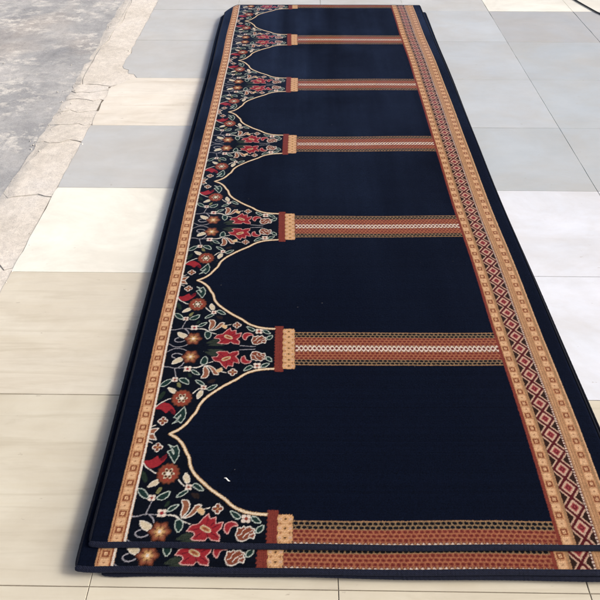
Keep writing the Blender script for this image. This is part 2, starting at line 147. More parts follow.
('S','R','',2,[-203.4,58.1,-209.5,49.6]),
('S','R','',2,[-191.2,53.2,-204.3,44.8]),
('S','R','',2,[-190.5,22.2,-205.5,34.0]),
('S','R','',2,[-212.3,22.2,-216.8,31.6]),
('S','R','',2,[-241.0,22.2,-228.6,34.0]),
('S','R','',2,[-252.5,40.0,-234.2,42.4]),
('S','R','',2,[-235.5,53.2,-228.0,48.4]),
('P','y','k',1.8,[-231.9,48.7,-228.4,51.2,-223.5,50.1,-212.4,44.3,-208.6,40.7,-208.4,35.7,-210.3,34.3,-216.3,35.0,-220.8,36.4,-228.2,40.0,-231.1,42.5,-232.6,46.6]),
('P','t','',0,[-227.4,46.2,-225.1,46.9,-222.1,46.0,-215.5,42.4,-213.4,40.6,-213.9,38.9,-216.0,38.8,-221.7,40.2,-224.5,41.8,-227.3,44.9]),
('P','g','p',1.9,[-166.2,87.6,-157.0,84.9,-151.1,81.8,-142.4,75.0,-141.2,71.4,-146.6,67.3,-150.7,67.4,-157.8,71.8,-162.0,76.3,-167.5,85.5]),
('P','g','p',1.9,[-115.0,73.8,-106.5,73.1,-101.2,69.7,-94.0,60.4,-94.3,57.4,-102.5,57.5,-107.2,58.9,-113.3,62.9,-115.9,66.2,-117.4,72.1]),
('P','g','p',1.9,[-104.0,35.8,-103.0,43.4,-99.5,47.5,-90.0,52.2,-86.9,51.1,-87.4,43.3,-89.0,39.3,-93.2,35.0,-96.6,33.5,-102.4,33.4]),
('P','w','',0,[-137.2,58.1,-131.2,58.1,-129.2,60.0,-129.2,65.5,-131.2,67.4,-137.2,67.4,-139.2,65.5,-139.2,60.0]),
('P','w','',0,[-137.2,68.4,-131.2,68.4,-129.2,70.2,-129.2,75.8,-131.2,77.6,-137.2,77.6,-139.2,75.8,-139.2,70.2]),
('P','w','',0,[-126.3,58.1,-120.3,58.1,-118.3,60.0,-118.3,65.5,-120.3,67.4,-126.3,67.4,-128.3,65.5,-128.3,60.0]),
('P','w','',0,[-126.3,68.4,-120.3,68.4,-118.3,70.2,-118.3,75.8,-120.3,77.6,-126.3,77.6,-128.3,75.8,-128.3,70.2]),
('P','t','',0,[-124.3,67.9,-124.9,70.1,-126.5,71.8,-128.8,72.4,-131.0,71.8,-132.6,70.1,-133.2,67.9,-132.6,65.6,-131.0,64.0,-128.8,63.4,-126.5,64.0,-124.9,65.6]),
('P','r','q',2,[-177.6,45.0,-176.6,53.0,-173.8,56.9,-166.4,60.5,-161.3,61.0,-153.4,58.8,-149.6,56.2,-146.1,50.7,-146.7,49.3,-152.0,50.4,-155.3,49.9,-160.0,47.3,-162.2,44.9,-164.3,40.3,-165.5,37.0,-166.6,31.6,-168.5,30.7,-172.9,33.5,-175.1,36.1,-177.2,40.8]),
('P','b','c',2.3,[-150.1,28.1,-147.5,36.4,-145.9,46.0,-138.2,44.8,-132.6,48.9,-125.5,46.0,-118.7,50.1,-112.5,43.6,-106.7,42.4,-109.0,34.0,-105.5,28.8,-108.2,19.4,-117.0,21.7,-122.5,18.0,-132.5,13.3,-144.0,14.7]),
('S','c','',1.9,[-144.9,26.9,-143.4,27.5,-141.2,28.2,-138.9,29.2,-137.1,30.5,-136.1,32.0,-135.6,33.9,-135.0,35.8,-134.2,37.6,-132.7,39.2,-130.9,40.8,-129.2,42.1,-128.1,43.1]),
('S','c','',1.9,[-131.9,21.0,-131.2,22.6,-130.3,24.9,-129.1,27.4,-127.8,29.3,-126.4,30.4,-124.9,31.1,-123.1,31.8,-121.2,32.8,-118.7,34.5,-115.8,36.6,-113.1,38.6,-111.2,40.0]),
('S','c','',1.9,[-119.4,23.4,-119.2,24.6,-118.9,26.3,-118.4,28.0,-117.5,29.3,-116.0,29.9,-113.9,30.2,-112.0,30.4,-110.6,30.5]),
('S','b','',3,[-138.9,22.2,-137.8,23.0,-136.3,24.2,-134.8,25.5,-133.4,26.9,-132.4,28.4,-131.6,30.2,-130.9,31.7,-130.4,32.8]),
('S','b','',3,[-124.0,23.4,-123.4,24.2,-122.6,25.3,-121.7,26.6,-120.9,28.1,-120.0,29.9,-119.2,31.9,-118.4,33.9,-117.8,35.2]),
('S','y','',8,[-346.5,300.0,-342.9,296.9,-337.6,294.2,-331.8,290.9,-326.4,287.2,-321.6,283.1,-316.8,278.6,-312.3,273.7,-308.1,268.5,-304.4,262.7,-301.0,256.4,-297.9,250.3,-295.0,244.9,-292.5,240.9,-290.2,237.7,-288.2,234.6,-286.2,230.4,-284.3,224.7,-282.7,218.0,-280.8,211.2,-278.4,204.7,-275.3,198.8,-271.7,193.2,-267.8,187.7,-263.6,182.4,-259.0,177.4,-254.2,172.7,-249.1,168.0,-243.9,163.3,-238.5,158.5,-232.9,153.6,-227.4,148.9,-222.1,144.6,-217.4,140.9,-212.9,137.7,-208.4,134.6,-203.7,131.4,-198.6,127.9,-193.2,124.3,-187.9,120.6,-183.0,117.1,-178.8,113.4,-174.9,109.7,-171.2,106.1,-167.4,102.9,-163.8,100.2,-160.3,97.8,-156.6,95.5,-152.3,93.3,-147.4,90.9,-142.0,88.6,-136.3,86.4,-130.3,84.5,-124.0,83.0,-117.3,81.8,-110.5,80.8,-104.0,80.0,-97.4,79.3,-90.5,78.9,-84.5,78.5,-80.3,78.3]),
('S','C','',5.2,[-346.5,300.0,-342.9,296.9,-337.6,294.2,-331.8,290.9,-326.4,287.2,-321.6,283.1,-316.8,278.6,-312.3,273.7,-308.1,268.5,-304.4,262.7,-301.0,256.4,-297.9,250.3,-295.0,244.9,-292.5,240.9,-290.2,237.7,-288.2,234.6,-286.2,230.4,-284.3,224.7,-282.7,218.0,-280.8,211.2,-278.4,204.7,-275.3,198.8,-271.7,193.2,-267.8,187.7,-263.6,182.4,-259.0,177.4,-254.2,172.7,-249.1,168.0,-243.9,163.3,-238.5,158.5,-232.9,153.6,-227.4,148.9,-222.1,144.6,-217.4,140.9,-212.9,137.7,-208.4,134.6,-203.7,131.4,-198.6,127.9,-193.2,124.3,-187.9,120.6,-183.0,117.1,-178.8,113.4,-174.9,109.7,-171.2,106.1,-167.4,102.9,-163.8,100.2,-160.3,97.8,-156.6,95.5,-152.3,93.3,-147.4,90.9,-142.0,88.6,-136.3,86.4,-130.3,84.5,-124.0,83.0,-117.3,81.8,-110.5,80.8,-104.0,80.0,-97.4,79.3,-90.5,78.9,-84.5,78.5,-80.3,78.3]),
]
ARCH = [-346.5,300.0,-342.9,296.9,-337.6,294.2,-331.8,290.9,-326.4,287.2,-321.6,283.1,-316.8,278.6,-312.3,273.7,-308.1,268.5,-304.4,262.7,-301.0,256.4,-297.9,250.3,-295.0,244.9,-292.5,240.9,-290.2,237.7,-288.2,234.6,-286.2,230.4,-284.3,224.7,-282.7,218.0,-280.8,211.2,-278.4,204.7,-275.3,198.8,-271.7,193.2,-267.8,187.7,-263.6,182.4,-259.0,177.4,-254.2,172.7,-249.1,168.0,-243.9,163.3,-238.5,158.5,-232.9,153.6,-227.4,148.9,-222.1,144.6,-217.4,140.9,-212.9,137.7,-208.4,134.6,-203.7,131.4,-198.6,127.9,-193.2,124.3,-187.9,120.6,-183.0,117.1,-178.8,113.4,-174.9,109.7,-171.2,106.1,-167.4,102.9,-163.8,100.2,-160.3,97.8,-156.6,95.5,-152.3,93.3,-147.4,90.9,-142.0,88.6,-136.3,86.4,-130.3,84.5,-124.0,83.0,-117.3,81.8,-110.5,80.8,-104.0,80.0,-97.4,79.3,-90.5,78.9,-84.5,78.5,-80.3,78.3]
def dye(r, g, b, k=.80, ds=.10):
    v = np.array(lin(r, g, b)); l = v @ np.array((.2126, .7152, .0722)); return (v*(1-ds)+l*ds)*k
PAL = {k: dye(*c) for k, c in dict(
    c=(220,214,202), w=(222,206,190), k=(206,192,160), C=(226,208,176), y=(178,134,78), Y=(212,172,120),
    s=(158,156,164), p=(186,200,188), g=(24,50,46), G=(46,56,46), D=(32,48,38), v=(116,116,72),
    b=(128,66,44), B=(76,40,28), t=(142,60,42), n=(146,90,62), r=(152,34,44), R=(96,18,32),
    q=(214,164,156), E=(42,32,30), navy=(7,15,33), dark=(8,14,26),
    gold=(202,150,102), gold2=(218,174,128), tan=(170,126,86), brown=(132,72,44), rust=(128,56,44),
    rust2=(104,38,36), mar=(88,26,32), pink=(200,164,138), rose=(158,62,66), dbr=(50,32,26), white=(218,200,182),
    net=(142,116,84), blk=(18,20,28), capgold=(204,156,104), capdot=(92,62,34), lace=(166,104,70)).items()}

PER = .6; STEP = .0016; SS = 3
X0, X1 = -.483, .7786                              # pile limits across the carpet (m)
NX = int(round((X1-X0)/STEP))+1; NV = int(round(PER/STEP))

def arr(flat): return np.array(flat, float).reshape(-1, 2)*.001

def inside(px, py, poly):
    r = np.zeros(px.shape, bool); n = len(poly); j = n-1
    for i in range(n):
        xi, yi = poly[i]; xj, yj = poly[j]
        if yi != yj:
            c = ((yi > py) != (yj > py)) & (px < (xj-xi)*(py-yi)/(yj-yi)+xi)
            r ^= c
        j = i
    return r

def dist(px, py, poly, closed):
    d = np.full(px.shape, 9.0); n = len(poly)
    for i in range(n if closed else n-1):
        a = poly[i]; b = poly[(i+1) % n]; e = b-a; L = max(e@e, 1e-12)
        t = np.clip(((px-a[0])*e[0]+(py-a[1])*e[1])/L, 0, 1)
        d = np.minimum(d, np.hypot(px-a[0]-t*e[0], py-a[1]-t*e[1]))
    return d

def paint_period():
    """one niche of the carpet (column centre to column centre) as a colour per knot"""
    nx, nv = NX*SS, NV*SS; h = STEP/SS
    xs = X0+(np.arange(nx)-(SS-1)/2)*h; vs = (np.arange(nv)-(SS-1)/2)*h
    XX, VV = np.meshgrid(xs, vs)
    AV = np.abs(VV-PER*np.round(VV/PER))             # distance from the nearest column centre
    img = np.empty((nv, nx, 3)); img[:] = PAL['navy']
    def put(mask, c): img[mask] = PAL[c]
    # spandrel ground: slightly blacker than the niche field, left of the arch line
    A = arr(ARCH)
    av = A[:, 1][::-1]; ax = A[:, 0][::-1]
    edge = np.interp(AV, av, ax); edge[AV < .0783] = -.079
    put((XX > -.398) & (XX < edge), 'dark')
    # floral: raster half a niche, then mirror
    fx = np.where((xs > -.405) & (xs < -.07))[0]; i0, i1 = fx[0], fx[-1]+1
    half = nv//2+2
    hx = XX[:half, i0:i1]; hv = AV[:half, i0:i1]; him = img[:half, i0:i1]
    for kind, f, o, w, pts in MOTIFS:
        p = arr(pts); w = w*.001; m = w+.002
        sel_x = np.where((xs[i0:i1] > p[:, 0].min()-m) & (xs[i0:i1] < p[:, 0].max()+m))[0]
        vv = hv[:, 0]; sel_v = np.where((vv > p[:, 1].min()-m) & (vv < p[:, 1].max()+m))[0]
        if not len(sel_x) or not len(sel_v): continue
        sl = (slice(sel_v[0], sel_v[-1]+1), slice(sel_x[0], sel_x[-1]+1))
        px, py = hx[sl], hv[sl]; sub = him[sl]
        if kind == 'P':
            ins = inside(px, py, p); sub[ins] = PAL[f]
            if o: sub[dist(px, py, p, True) < w*.55] = PAL[o]
        else:
            sub[dist(px, py, p, False) < w*.5] = PAL[f]
    sub = img[half:, i0:i1]; n = nv-half
    sub[:] = img[1:n+1, i0:i1][::-1]
    # column capital: rust block, then gold scalloped block
    wob = .0012*np.sin(VV/PER*2*math.pi*53)
    put((XX > -.079+wob) & (XX < -.0535) & (AV < .090), 'rust')
    put((XX > -.079+wob) & (XX < -.0535) & (AV < .090) & (np.abs((XX+.066)/.0045 % 1-.5) < .13), 'rust2')
    cell = .0226; cv = (AV+cell/2) % cell-cell/2; row = np.floor((AV+cell/2)/cell)
    lob = .0032*(np.abs(cv)/(cell/2))**2.2
    cg = (XX > -.0555+lob) & (XX < -.0185-lob) & (row < 4) & (AV < .0795)
    put(cg, 'capgold')
    put(cg & (np.abs(np.hypot((XX+.037)/.0105, cv/.0085)-1) < .16), 'gold2')
    put(cg & (np.hypot((XX+.037)/.0032, cv/.0024) < 1), 'capdot')
    for sx in (-.048, -.026): put(cg & (np.hypot((XX-sx)/.0022, (np.abs(cv)-cell/2)/.0016) < 1), 'brown')
    for sx in (-.049, -.025): put(cg & (np.hypot((XX-sx)/.004, cv/.003) < 1), 'pink')
    # column shaft
    per = .0133; rowh = .0097
    bar = (XX > -.0195) & (XX < .594) & (AV < .0645)
    k = np.floor((AV-.0139)/rowh)                    # rows 0,1,2 rust, 3,4 dark
    cvv = (AV-.0139) % rowh-rowh/2
    cx = (XX+.0195+(k % 2)*per/2) % per-per/2
    put(bar, 'lace')
    put(bar & (k >= 3), 'net')
    hexd = np.maximum(np.abs(cx)/.0054, np.abs(cvv)/.0043+np.abs(cx)/.0054*.42); dot = hexd < 1
    put(bar & dot & (k >= 3), 'blk')
    put(bar & dot & (k < 3), 'rust'); put(bar & (hexd < .55) & (k < 3), 'rust2')
    put(bar & (AV > .0628), 'tan')
    c0 = bar & (AV < .0139); put(c0, 'rust2')
    ph = (XX+.0195)/per*math.pi
    put(c0 & (np.abs(AV-.0088*np.abs(np.sin(ph))) < .0036) & (XX > -.016), 'white')
    put(c0 & (np.hypot(((XX+.0195+per/2) % per-per/2)/.0026, (AV-.0115)/.002) < 1), 'tan')
    # checker of small squares used in both border strips
    def strip(xa, xb, base, light):
        s = (XX > xa) & (XX < xb); put(s, base)
        q = .04; lv = (VV+q/2) % q-q/2; c = (xa+xb)/2; hw = (xb-xa)/2
        put(s & (np.abs(np.abs(lv)-.01) < .0009), 'tan')
        put(s & (np.abs(lv) > .0112) & (np.abs(XX-c) < hw*.8), light)
        d = np.maximum(np.abs(XX-c)/(hw*.74), np.abs(lv)/.0078)
        put(s & (d < 1) & (d > .48), 'brown'); put(s & (d < .48), 'gold2')
        put(s & (d < .14), 'brown')
        put(s & (np.abs(np.abs(lv)-.02) < .0012) & (np.abs(XX-c) < .002), 'brown')
    put((XX > -.4405) & (XX < -.398), 'gold')
    put((XX > -.4405) & (XX < -.4385), 'tan'); put((XX > -.4365) & (XX < -.4335), 'brown')
    strip(-.4325, -.409, 'gold', 'gold2')
    put((XX > -.408) & (XX < -.4045), 'brown'); put((XX > -.4030) & (XX < -.3985), 'c')
    # right border
    put((XX > .589) & (XX < .735), 'tan')
    put((XX > .589) & (XX < .5975), 'rust')
    strip(.5985, .6205, 'gold', 'gold2')
    put((XX > .6245) & (XX < .6262), 'net')
    put((XX > .6285) & (XX < .6775), 'dbr')
    dc = .6528; dv = (VV+.025) % .05-.025
    s = (XX > .630) & (XX < .6755)
    ad = np.abs(XX-dc); d1 = ad/.0215+np.abs(dv)/.025          # diamond centred on the lattice cell
    d2 = d1
    bandp = np.where(d2 < 1, d2, d2)
    lim = np.minimum(np.abs(d1-1.0), 9)
    put(s & (d1 < 1.42), 'pink'); put(s & (lim < .2), 'mar')
    put(s & (ad < .0035) & (np.abs(np.abs(dv)-.025) < .008), 'mar')
    put(s & (d1 < .78), 'pink'); put(s & (d1 < .5), 'rose'); put(s & (d1 < .3), 'mar'); put(s & (d1 < .16), 'rose')
    put((XX > .6765) & (XX < .6825), 'mar')
    put((XX > .6775) & (XX < .6818) & (np.abs((VV/.0075) % 1-.5) < .3), 'white')
    put((XX > .6875) & (XX < .689), 'gold2'); put((XX > .6945) & (XX < .696), 'gold')
    strip(.702, .7225, 'gold', 'gold2')
    put((XX > .7265) & (XX < .7285), 'net'); put((XX > .7315) & (XX < .735), 'gold2')
    return img

# ------------------------------------------------------------------ carpet geometry (local: x from left edge, y from near edge)
CW, CL, TH = 1.274, 3.6, .0125
XL = -.489
def wz(x, y):
    return (.0007*np.sin(5.1*x+1.3*y)+.0006*np.sin(2.3*y-3*x+1)+.0009*np.sin(9*x+.6)*np.exp(-y/.12))
def wx(y): return .0028*np.sin(3.1*y+.4)+.0009*np.sin(7.7*y)
def wy(x): return .0016*np.sin(6.3*x+.8)+.0008*np.sin(15*x)
def warp(x, y, z):
    e = np.minimum(np.minimum(y, CL-y)/.2, 1)
    y2 = y+wy(x)*(1-.6*np.clip(e, 0, 1))
    far = np.exp(-(CL-y)/.2)                          # the far left corner is pulled back, the near left one droops a little
    y2 = y2-.15*np.clip(1-x/.075, 0, 1)**1.4*far
    near = np.exp(-y/.03)
    y2 = y2+.006*np.clip(1-x/.05, 0, 1)**2*near+.0022*np.sin(4.1*x+.5)*near
    return x+wx(y)+.004*np.clip(1-x/.05, 0, 1)*near, y2, z+wz(x, y)

def make_carpet():
    root = bpy.data.objects.new('carpet', None); COL.objects.link(root)
    root.empty_display_size = .2
    per = paint_period()
    r0, r1 = 5, int(round(3.592/STEP))
    rows = np.arange(r0, r1+1); nr = len(rows)
    # every knot takes its colour from a spot a little off its place, and the weave drifts slowly
    rr, cc = np.meshgrid(rows, np.arange(NX), indexing='ij')
    drift_v = .55*np.sin(cc*.021+rr*.0043)+.6*np.sin(rr*.013-cc*.009+1.7)
    drift_x = .5*np.sin(rr*.017+.6)+.5*np.sin(rr*.0051+cc*.012)
    nvh, nxh = per.shape[:2]; col = np.zeros((nr, NX, 3), np.float32)
    per = per.astype(np.float32); jx = .30*rng.standard_normal((nr, NX)); jv = .30*rng.standard_normal((nr, NX))
    for ov in (-.3, .3):
        for ox in (-.3, .3):
            a = np.rint((rr+drift_v+jv+ov)*SS+1).astype(int) % nvh
            b = np.clip(np.rint((cc+drift_x+jx+ox)*SS+1).astype(int), 0, nxh-1)
            col += per[a, b]*.25
    abrash = (1+.11*rng.standard_normal((nr, NX, 1)))*(1+.05*np.repeat(rng.standard_normal((nr, 1, 1)), NX, 1))
    lum = col.mean(-1, keepdims=True)
    abrash = np.where(lum < .03, 1+(abrash-1)*2.2, abrash)
    col = np.clip(col*abrash, 0.0008, 1)
    for q in range(45):                              # stray lint caught in the pile
        a, b = rng.integers(20, nr-20), rng.integers(20, NX-20)
        col[a, b:b+rng.integers(1, 3)] = .06+.14*rng.random()
    xg, yg = np.meshgrid(np.arange(NX)*STEP+(X0-XL), rows*STEP)
    zg = np.full(xg.shape, TH-.0003)
    edge = np.minimum(np.minimum(xg-xg.min(), xg.max()-xg), np.minimum(yg-yg.min(), yg.max()-yg))
    zg -= .0022*np.exp(-edge/.0035)
    zg += .00011*rng.standard_normal(zg.shape)
    xg, yg, zg = warp(xg, yg, zg)
    co = np.stack([xg, yg, zg], -1).astype(np.float32)
    me = bpy.data.meshes.new('pile')
    nvert = nr*NX; nf = (nr-1)*(NX-1)
    me.vertices.add(nvert); me.vertices.foreach_set('co', co.ravel())
    idx = (np.arange(nr-1)[:, None]*NX+np.arange(NX-1)[None]).ravel()
    q = np.stack([idx, idx+1, idx+NX+1, idx+NX], -1).astype(np.int32)
    me.loops.add(nf*4); me.loops.foreach_set('vertex_index', q.ravel())
    me.polygons.add(nf); me.polygons.foreach_set('loop_start', np.arange(nf, dtype=np.int32)*4)
    me.update()
    a = me.color_attributes.new('yarn', 'FLOAT_COLOR', 'POINT')
    rgba = np.ones((nvert, 4), np.float32); rgba[:, :3] = col.reshape(-1, 3)
    a.data.foreach_set('color', rgba.ravel())
    me.materials.append(MAT['pile'])
    o = bpy.data.objects.new('pile', me); COL.objects.link(o); o.parent = root
    # backing: woven base under the pile
    nx_, ny_ = 40, 110
    bx, by = np.meshgrid(np.linspace(.004, CW-.004, nx_), np.linspace(.005, CL-.005, ny_))
    vs, fs = [], []
    for z in (.0010, TH-.0036):
        x, y, zz = warp(bx, by, np.full(bx.shape, z)); vs += np.stack([x, y, zz], -1).reshape(-1, 3).tolist()
    N = nx_*ny_; I = lambda i, j, l: l*N+j*nx_+i
    for j in range(ny_-1):
        for i in range(nx_-1):
            fs.append((I(i, j, 1), I(i+1, j, 1), I(i+1, j+1, 1), I(i, j+1, 1)))
            fs.append((I(i, j, 0), I(i, j+1, 0), I(i+1, j+1, 0), I(i+1, j, 0)))
    for i in range(nx_-1):
        fs.append((I(i, 0, 0), I(i+1, 0, 0), I(i+1, 0, 1), I(i, 0, 1)))
        fs.append((I(i+1, ny_-1, 0), I(i, ny_-1, 0), I(i, ny_-1, 1), I(i+1, ny_-1, 1)))
    for j in range(ny_-1):
        fs.append((I(0, j+1, 0), I(0, j, 0), I(0, j, 1), I(0, j+1, 1)))
        fs.append((I(nx_-1, j, 0), I(nx_-1, j+1, 0), I(nx_-1, j+1, 1), I(nx_-1, j, 1)))
    mesh_obj('backing', vs, fs, MAT['backing'], root)
    # bindings: overlocked yarn cords round the rim
    def cord(name, pts, rad, rz, mat):
        P = np.array(pts); n = len(P); seg = 12; vs, fs = [], []
        T = np.gradient(P, axis=0); T /= np.linalg.norm(T, axis=1)[:, None]
        for i in range(n):
            side = np.array([-T[i, 1], T[i, 0], 0]); up = np.array([0, 0, 1.])
            k = min(i, n-1-i); f = math.sqrt(max(0.02, 1-(1-min(k/3, 1))**2))
            lump = 1+.025*math.sin(i*1.9)+.02*random.uniform(-1, 1)
            for s in range(seg):
                a = 2*math.pi*s/seg
                vs.append(P[i]+side*rad*f*lump*math.cos(a)+up*rz*f*lump*math.sin(a))
        for i in range(n-1):
            for s in range(seg):
                fs.append((i*seg+s, i*seg+(s+1) % seg, (i+1)*seg+(s+1) % seg, (i+1)*seg+s))
        fs.append(tuple(range(seg-1, -1, -1))); fs.append(tuple(range((n-1)*seg, n*seg)))
        return mesh_obj(name, vs, fs, mat, root)
    def path(x0, y0, x1, y1, n, z):
        t = np.linspace(0, 1, n); x, y, zz = warp(x0+(x1-x0)*t, y0+(y1-y0)*t, np.full(n, z))
        return np.stack([x, y, zz], -1)
    for y in (.0055, CL-.0055): cord('end_binding', path(0, y, CW, y, 420, .0062), .0078, .0060, MAT['binding'])
    for x in (.0035, CW-.0035): cord('side_binding', path(x, .006, x, CL-.006, 700, .0062), .0045, .0054, MAT['selvedge'])
    return root

def copy_thing(o):
    c = o.copy(); COL.objects.link(c)
    for ch in list(o.children):
        d = ch.copy(); COL.objects.link(d); d.parent = c
    return c

# ------------------------------------------------------------------ materials
MAT = {}
def mat_pile():
    m, nt, b = material('carpet pile'); L = nt.links.new
    at = nt.nodes.new('ShaderNodeVertexColor'); at.layer_name = 'yarn'
    co = objco(nt)
    n1 = noise(nt, co, 900, 2); r1 = ramp(nt, [(.3, .72), (.7, 1.25)]); L(n1, r1.inputs[0])
    c = mixc(nt, 'MULTIPLY', 1.0, at.outputs[0], r1.outputs[0])
    L(c, b.inputs['Base Color'])
    b.inputs['Roughness'].default_value = .95; b.inputs['Specular IOR Level'].default_value = .05
    # velvet lean of the pile: long soft bands along the length plus soft patches
    n2 = noise(nt, mapped(nt, co, (7, .45, 1)), 1, 3); n3 = noise(nt, co, 2.2, 4)
    mx = node(nt, 'ShaderNodeMath', operation='MULTIPLY'); L(n2, mx.inputs[0]); L(n3, mx.inputs[1])
    rs = ramp(nt, [(.13, .06), (.42, .50)]); L(mx.outputs[0], rs.inputs[0])
    L(rs.outputs[0], b.inputs['Sheen Weight'])
    b.inputs['Sheen Roughness'].default_value = .26; b.inputs['Sheen Tint'].default_value = (.28, .47, 1, 1)
    h = noise(nt, co, 700, 3, .7); bump(nt, h, .8, .0016, b)
    return m
def mat_yarn(name, c, sc):
    m, nt, b = material(name); L = nt.links.new; co = objco(nt)
    n1 = noise(nt, co, 260, 3); r1 = ramp(nt, [(.3, tuple(v*.6 for v in c)), (.7, tuple(v*1.35 for v in c))]); L(n1, r1.inputs[0])
    L(r1.outputs[0], b.inputs['Base Color']); b.inputs['Roughness'].default_value = .8
    b.inputs['Specular IOR Level'].default_value = .12
    b.inputs['Sheen Weight'].default_value = .06; b.inputs['Sheen Tint'].default_value = (.5, .65, 1, 1)
    w = node(nt, 'ShaderNodeTexWave', bands_direction='DIAGONAL'); w.inputs['Scale'].default_value = 120
    w.inputs['Distortion'].default_value = 1.5; w.inputs['Detail Scale'].default_value = 3; L(co, w.inputs['Vector'])
    rw = ramp(nt, [(.1, .55), (.7, 1.2)]); L(w.outputs['Fac'], rw.inputs[0])
    cw = mixc(nt, 'MULTIPLY', 1.0, r1.outputs[0], rw.outputs[0]); L(cw, b.inputs['Base Color'])
    bump(nt, w.outputs['Fac'], .35, .0008, b)
    return m
MAT['pile'] = mat_pile()
MAT['binding'] = mat_yarn('binding yarn', lin(21, 25, 41), 60)
MAT['selvedge'] = mat_yarn('selvedge yarn', lin(9, 12, 22), 60)
MAT['backing'] = mat_yarn('carpet backing', lin(16, 19, 30), 140)

def mat_tile(name, grain):
    m, nt, b = material(name); L = nt.links.new; co = objco(nt)
    at = nt.nodes.new('ShaderNodeVertexColor'); at.layer_name = 'tone'
    if grain:      # travertine-like slabs, veins running across
        n1 = noise(nt, mapped(nt, co, (1.8, 26, 1)), 1, 7, .66, 1.1)
        r1 = ramp(nt, [(.32, (.87, .855, .82)), (.5, (1, 1, 1)), (.68, (.97, .96, .93))])
        n2 = noise(nt, mapped(nt, co, (1.2, 5, 1), (3, 1, 0)), 1.3, 5, .6, 1.2)
        r2 = ramp(nt, [(.35, (.93, .91, .88)), (.6, (1.02, 1.02, 1.02))])
    else:
        n1 = noise(nt, co, 3.2, 6, .6, .8)
        r1 = ramp(nt, [(.3, (.93, .94, .95)), (.7, (1.03, 1.02, 1.02))])
        n2 = noise(nt, mapped(nt, co, (1, 2.2, 1)), 9, 5, .65)
        r2 = ramp(nt, [(.3, (.95, .95, .95)), (.65, (1.01, 1.01, 1.01))])
    L(n1, r1.inputs[0]); L(n2, r2.inputs[0])
    c = mixc(nt, 'MULTIPLY', 1.0, at.outputs[0], r1.outputs[0]); c = mixc(nt, 'MULTIPLY', 1.0, c, r2.outputs[0])
    # trodden-in dust, drifting over the joints from slab to slab
    d1 = noise(nt, mapped(nt, co, (1, 1.5, 1), (7, 2, 0)), 2.6, 7, .68, .5); rd_ = ramp(nt, [(.36, .30), (.62, 0)]); L(d1, rd_.inputs[0])
    c = mixc(nt, 'MIX', rd_.outputs[0], c, lin(172, 164, 148))
    # sparse dirt specks and scuffs
    v = noise(nt, mapped(nt, co, (1, 2.4, 1)), 26, 3, .6); rv = ramp(nt, [(.69, 0), (.75, .5)]); L(v, rv.inputs[0])
    c = mixc(nt, 'MIX', rv.outputs[0], c, lin(140, 128, 112))
    L(c, b.inputs['Base Color'])
    n3 = noise(nt, co, 6, 4); rr = ramp(nt, [(.3, .30), (.7, .46)]); L(n3, rr.inputs[0]); L(rr.outputs[0], b.inputs['Roughness'])
    b.inputs['Specular IOR Level'].default_value = .4
    hb = noise(nt, mapped(nt, co, (1, 2, 1)), 40, 4); bump(nt, hb, .06, .001, b)
    return m
def mat_rough(name, stops, sc, dirt, bs):
    m, nt, b = material(name); L = nt.links.new; co = objco(nt)
    n1 = noise(nt, co, sc, 7, .62, .3); r1 = ramp(nt, stops); L(n1, r1.inputs[0]); c = r1.outputs[0]
    n2 = noise(nt, co, sc*7, 5, .7); r2 = ramp(nt, [(.3, .82), (.7, 1.08)]); L(n2, r2.inputs[0])
    c = mixc(nt, 'MULTIPLY', 1.0, c, r2.outputs[0])
    if dirt:       # splashes of old whitewash, scrubbed along one direction
        n3 = noise(nt, mapped(nt, co, (.9, 1.15, 1), (4.1, 2.3, 0)), 11, 10, .8, .25); r3 = ramp(nt, [(.495, 0), (.55, .55), (.64, .95)]); L(n3, r3.inputs[0])
        n4 = noise(nt, mapped(nt, co, (.8, 1.3, 1), (1.4, .7, 0)), 2.1, 4, .6); r4 = ramp(nt, [(.43, .08), (.57, 1)]); L(n4, r4.inputs[0])
        k = node(nt, 'ShaderNodeMath', operation='MULTIPLY'); L(r3.outputs[0], k.inputs[0]); L(r4.outputs[0], k.inputs[1])
        n5 = noise(nt, mapped(nt, co, (1, 1, 1), (.3, 5.2, 0)), 1.1, 4); r5 = ramp(nt, [(.54, 0), (.70, .35)]); L(n5, r5.inputs[0])
        c = mixc(nt, 'MIX', r5.outputs[0], c, lin(206, 192, 176))
        c = mixc(nt, 'MIX', k.outputs[0], c, dirt)
    if name == 'cracked mortar':      # thins out to bare concrete along its outer edge
        sx = nt.nodes.new('ShaderNodeSeparateXYZ'); L(co, sx.inputs[0]); ne = noise(nt, co, 16, 7, .7)
        ad = node(nt, 'ShaderNodeMath', operation='MULTIPLY_ADD'); ad.inputs[1].default_value = .16; L(ne, ad.inputs[0]); L(sx.outputs[0], ad.inputs[2])
        re = ramp(nt, [(0, 1), (1, 0)]); mr = node(nt, 'ShaderNodeMapRange'); L(ad.outputs[0], mr.inputs[0])
        mr.inputs[1].default_value = -1.155; mr.inputs[2].default_value = -1.095; L(mr.outputs[0], re.inputs[0])
        c = mixc(nt, 'MIX', re.outputs[0], c, lin(188, 186, 180))
    L(c, b.inputs['Base Color']); b.inputs['Roughness'].default_value = .88
    g1 = noise(nt, co, 210, 4, .75); rg = ramp(nt, [(.32, .80), (.68, 1.12)]); L(g1, rg.inputs[0])
    c2 = mixc(nt, 'MULTIPLY', 1.0, c, rg.outputs[0]); L(c2, b.inputs['Base Color'])
    hb = noise(nt, co, sc*14, 10, .8); bump(nt, hb, .6, .006, b)
    return m
MAT['cream'] = mat_tile('veined cream slab', True)
MAT['stone'] = mat_tile('honed stone slab', False)
MAT['grout'] = mat_rough('grout bed', [(.3, lin(112, 104, 92)), (.7, lin(150, 140, 124))], 9, None, .5)
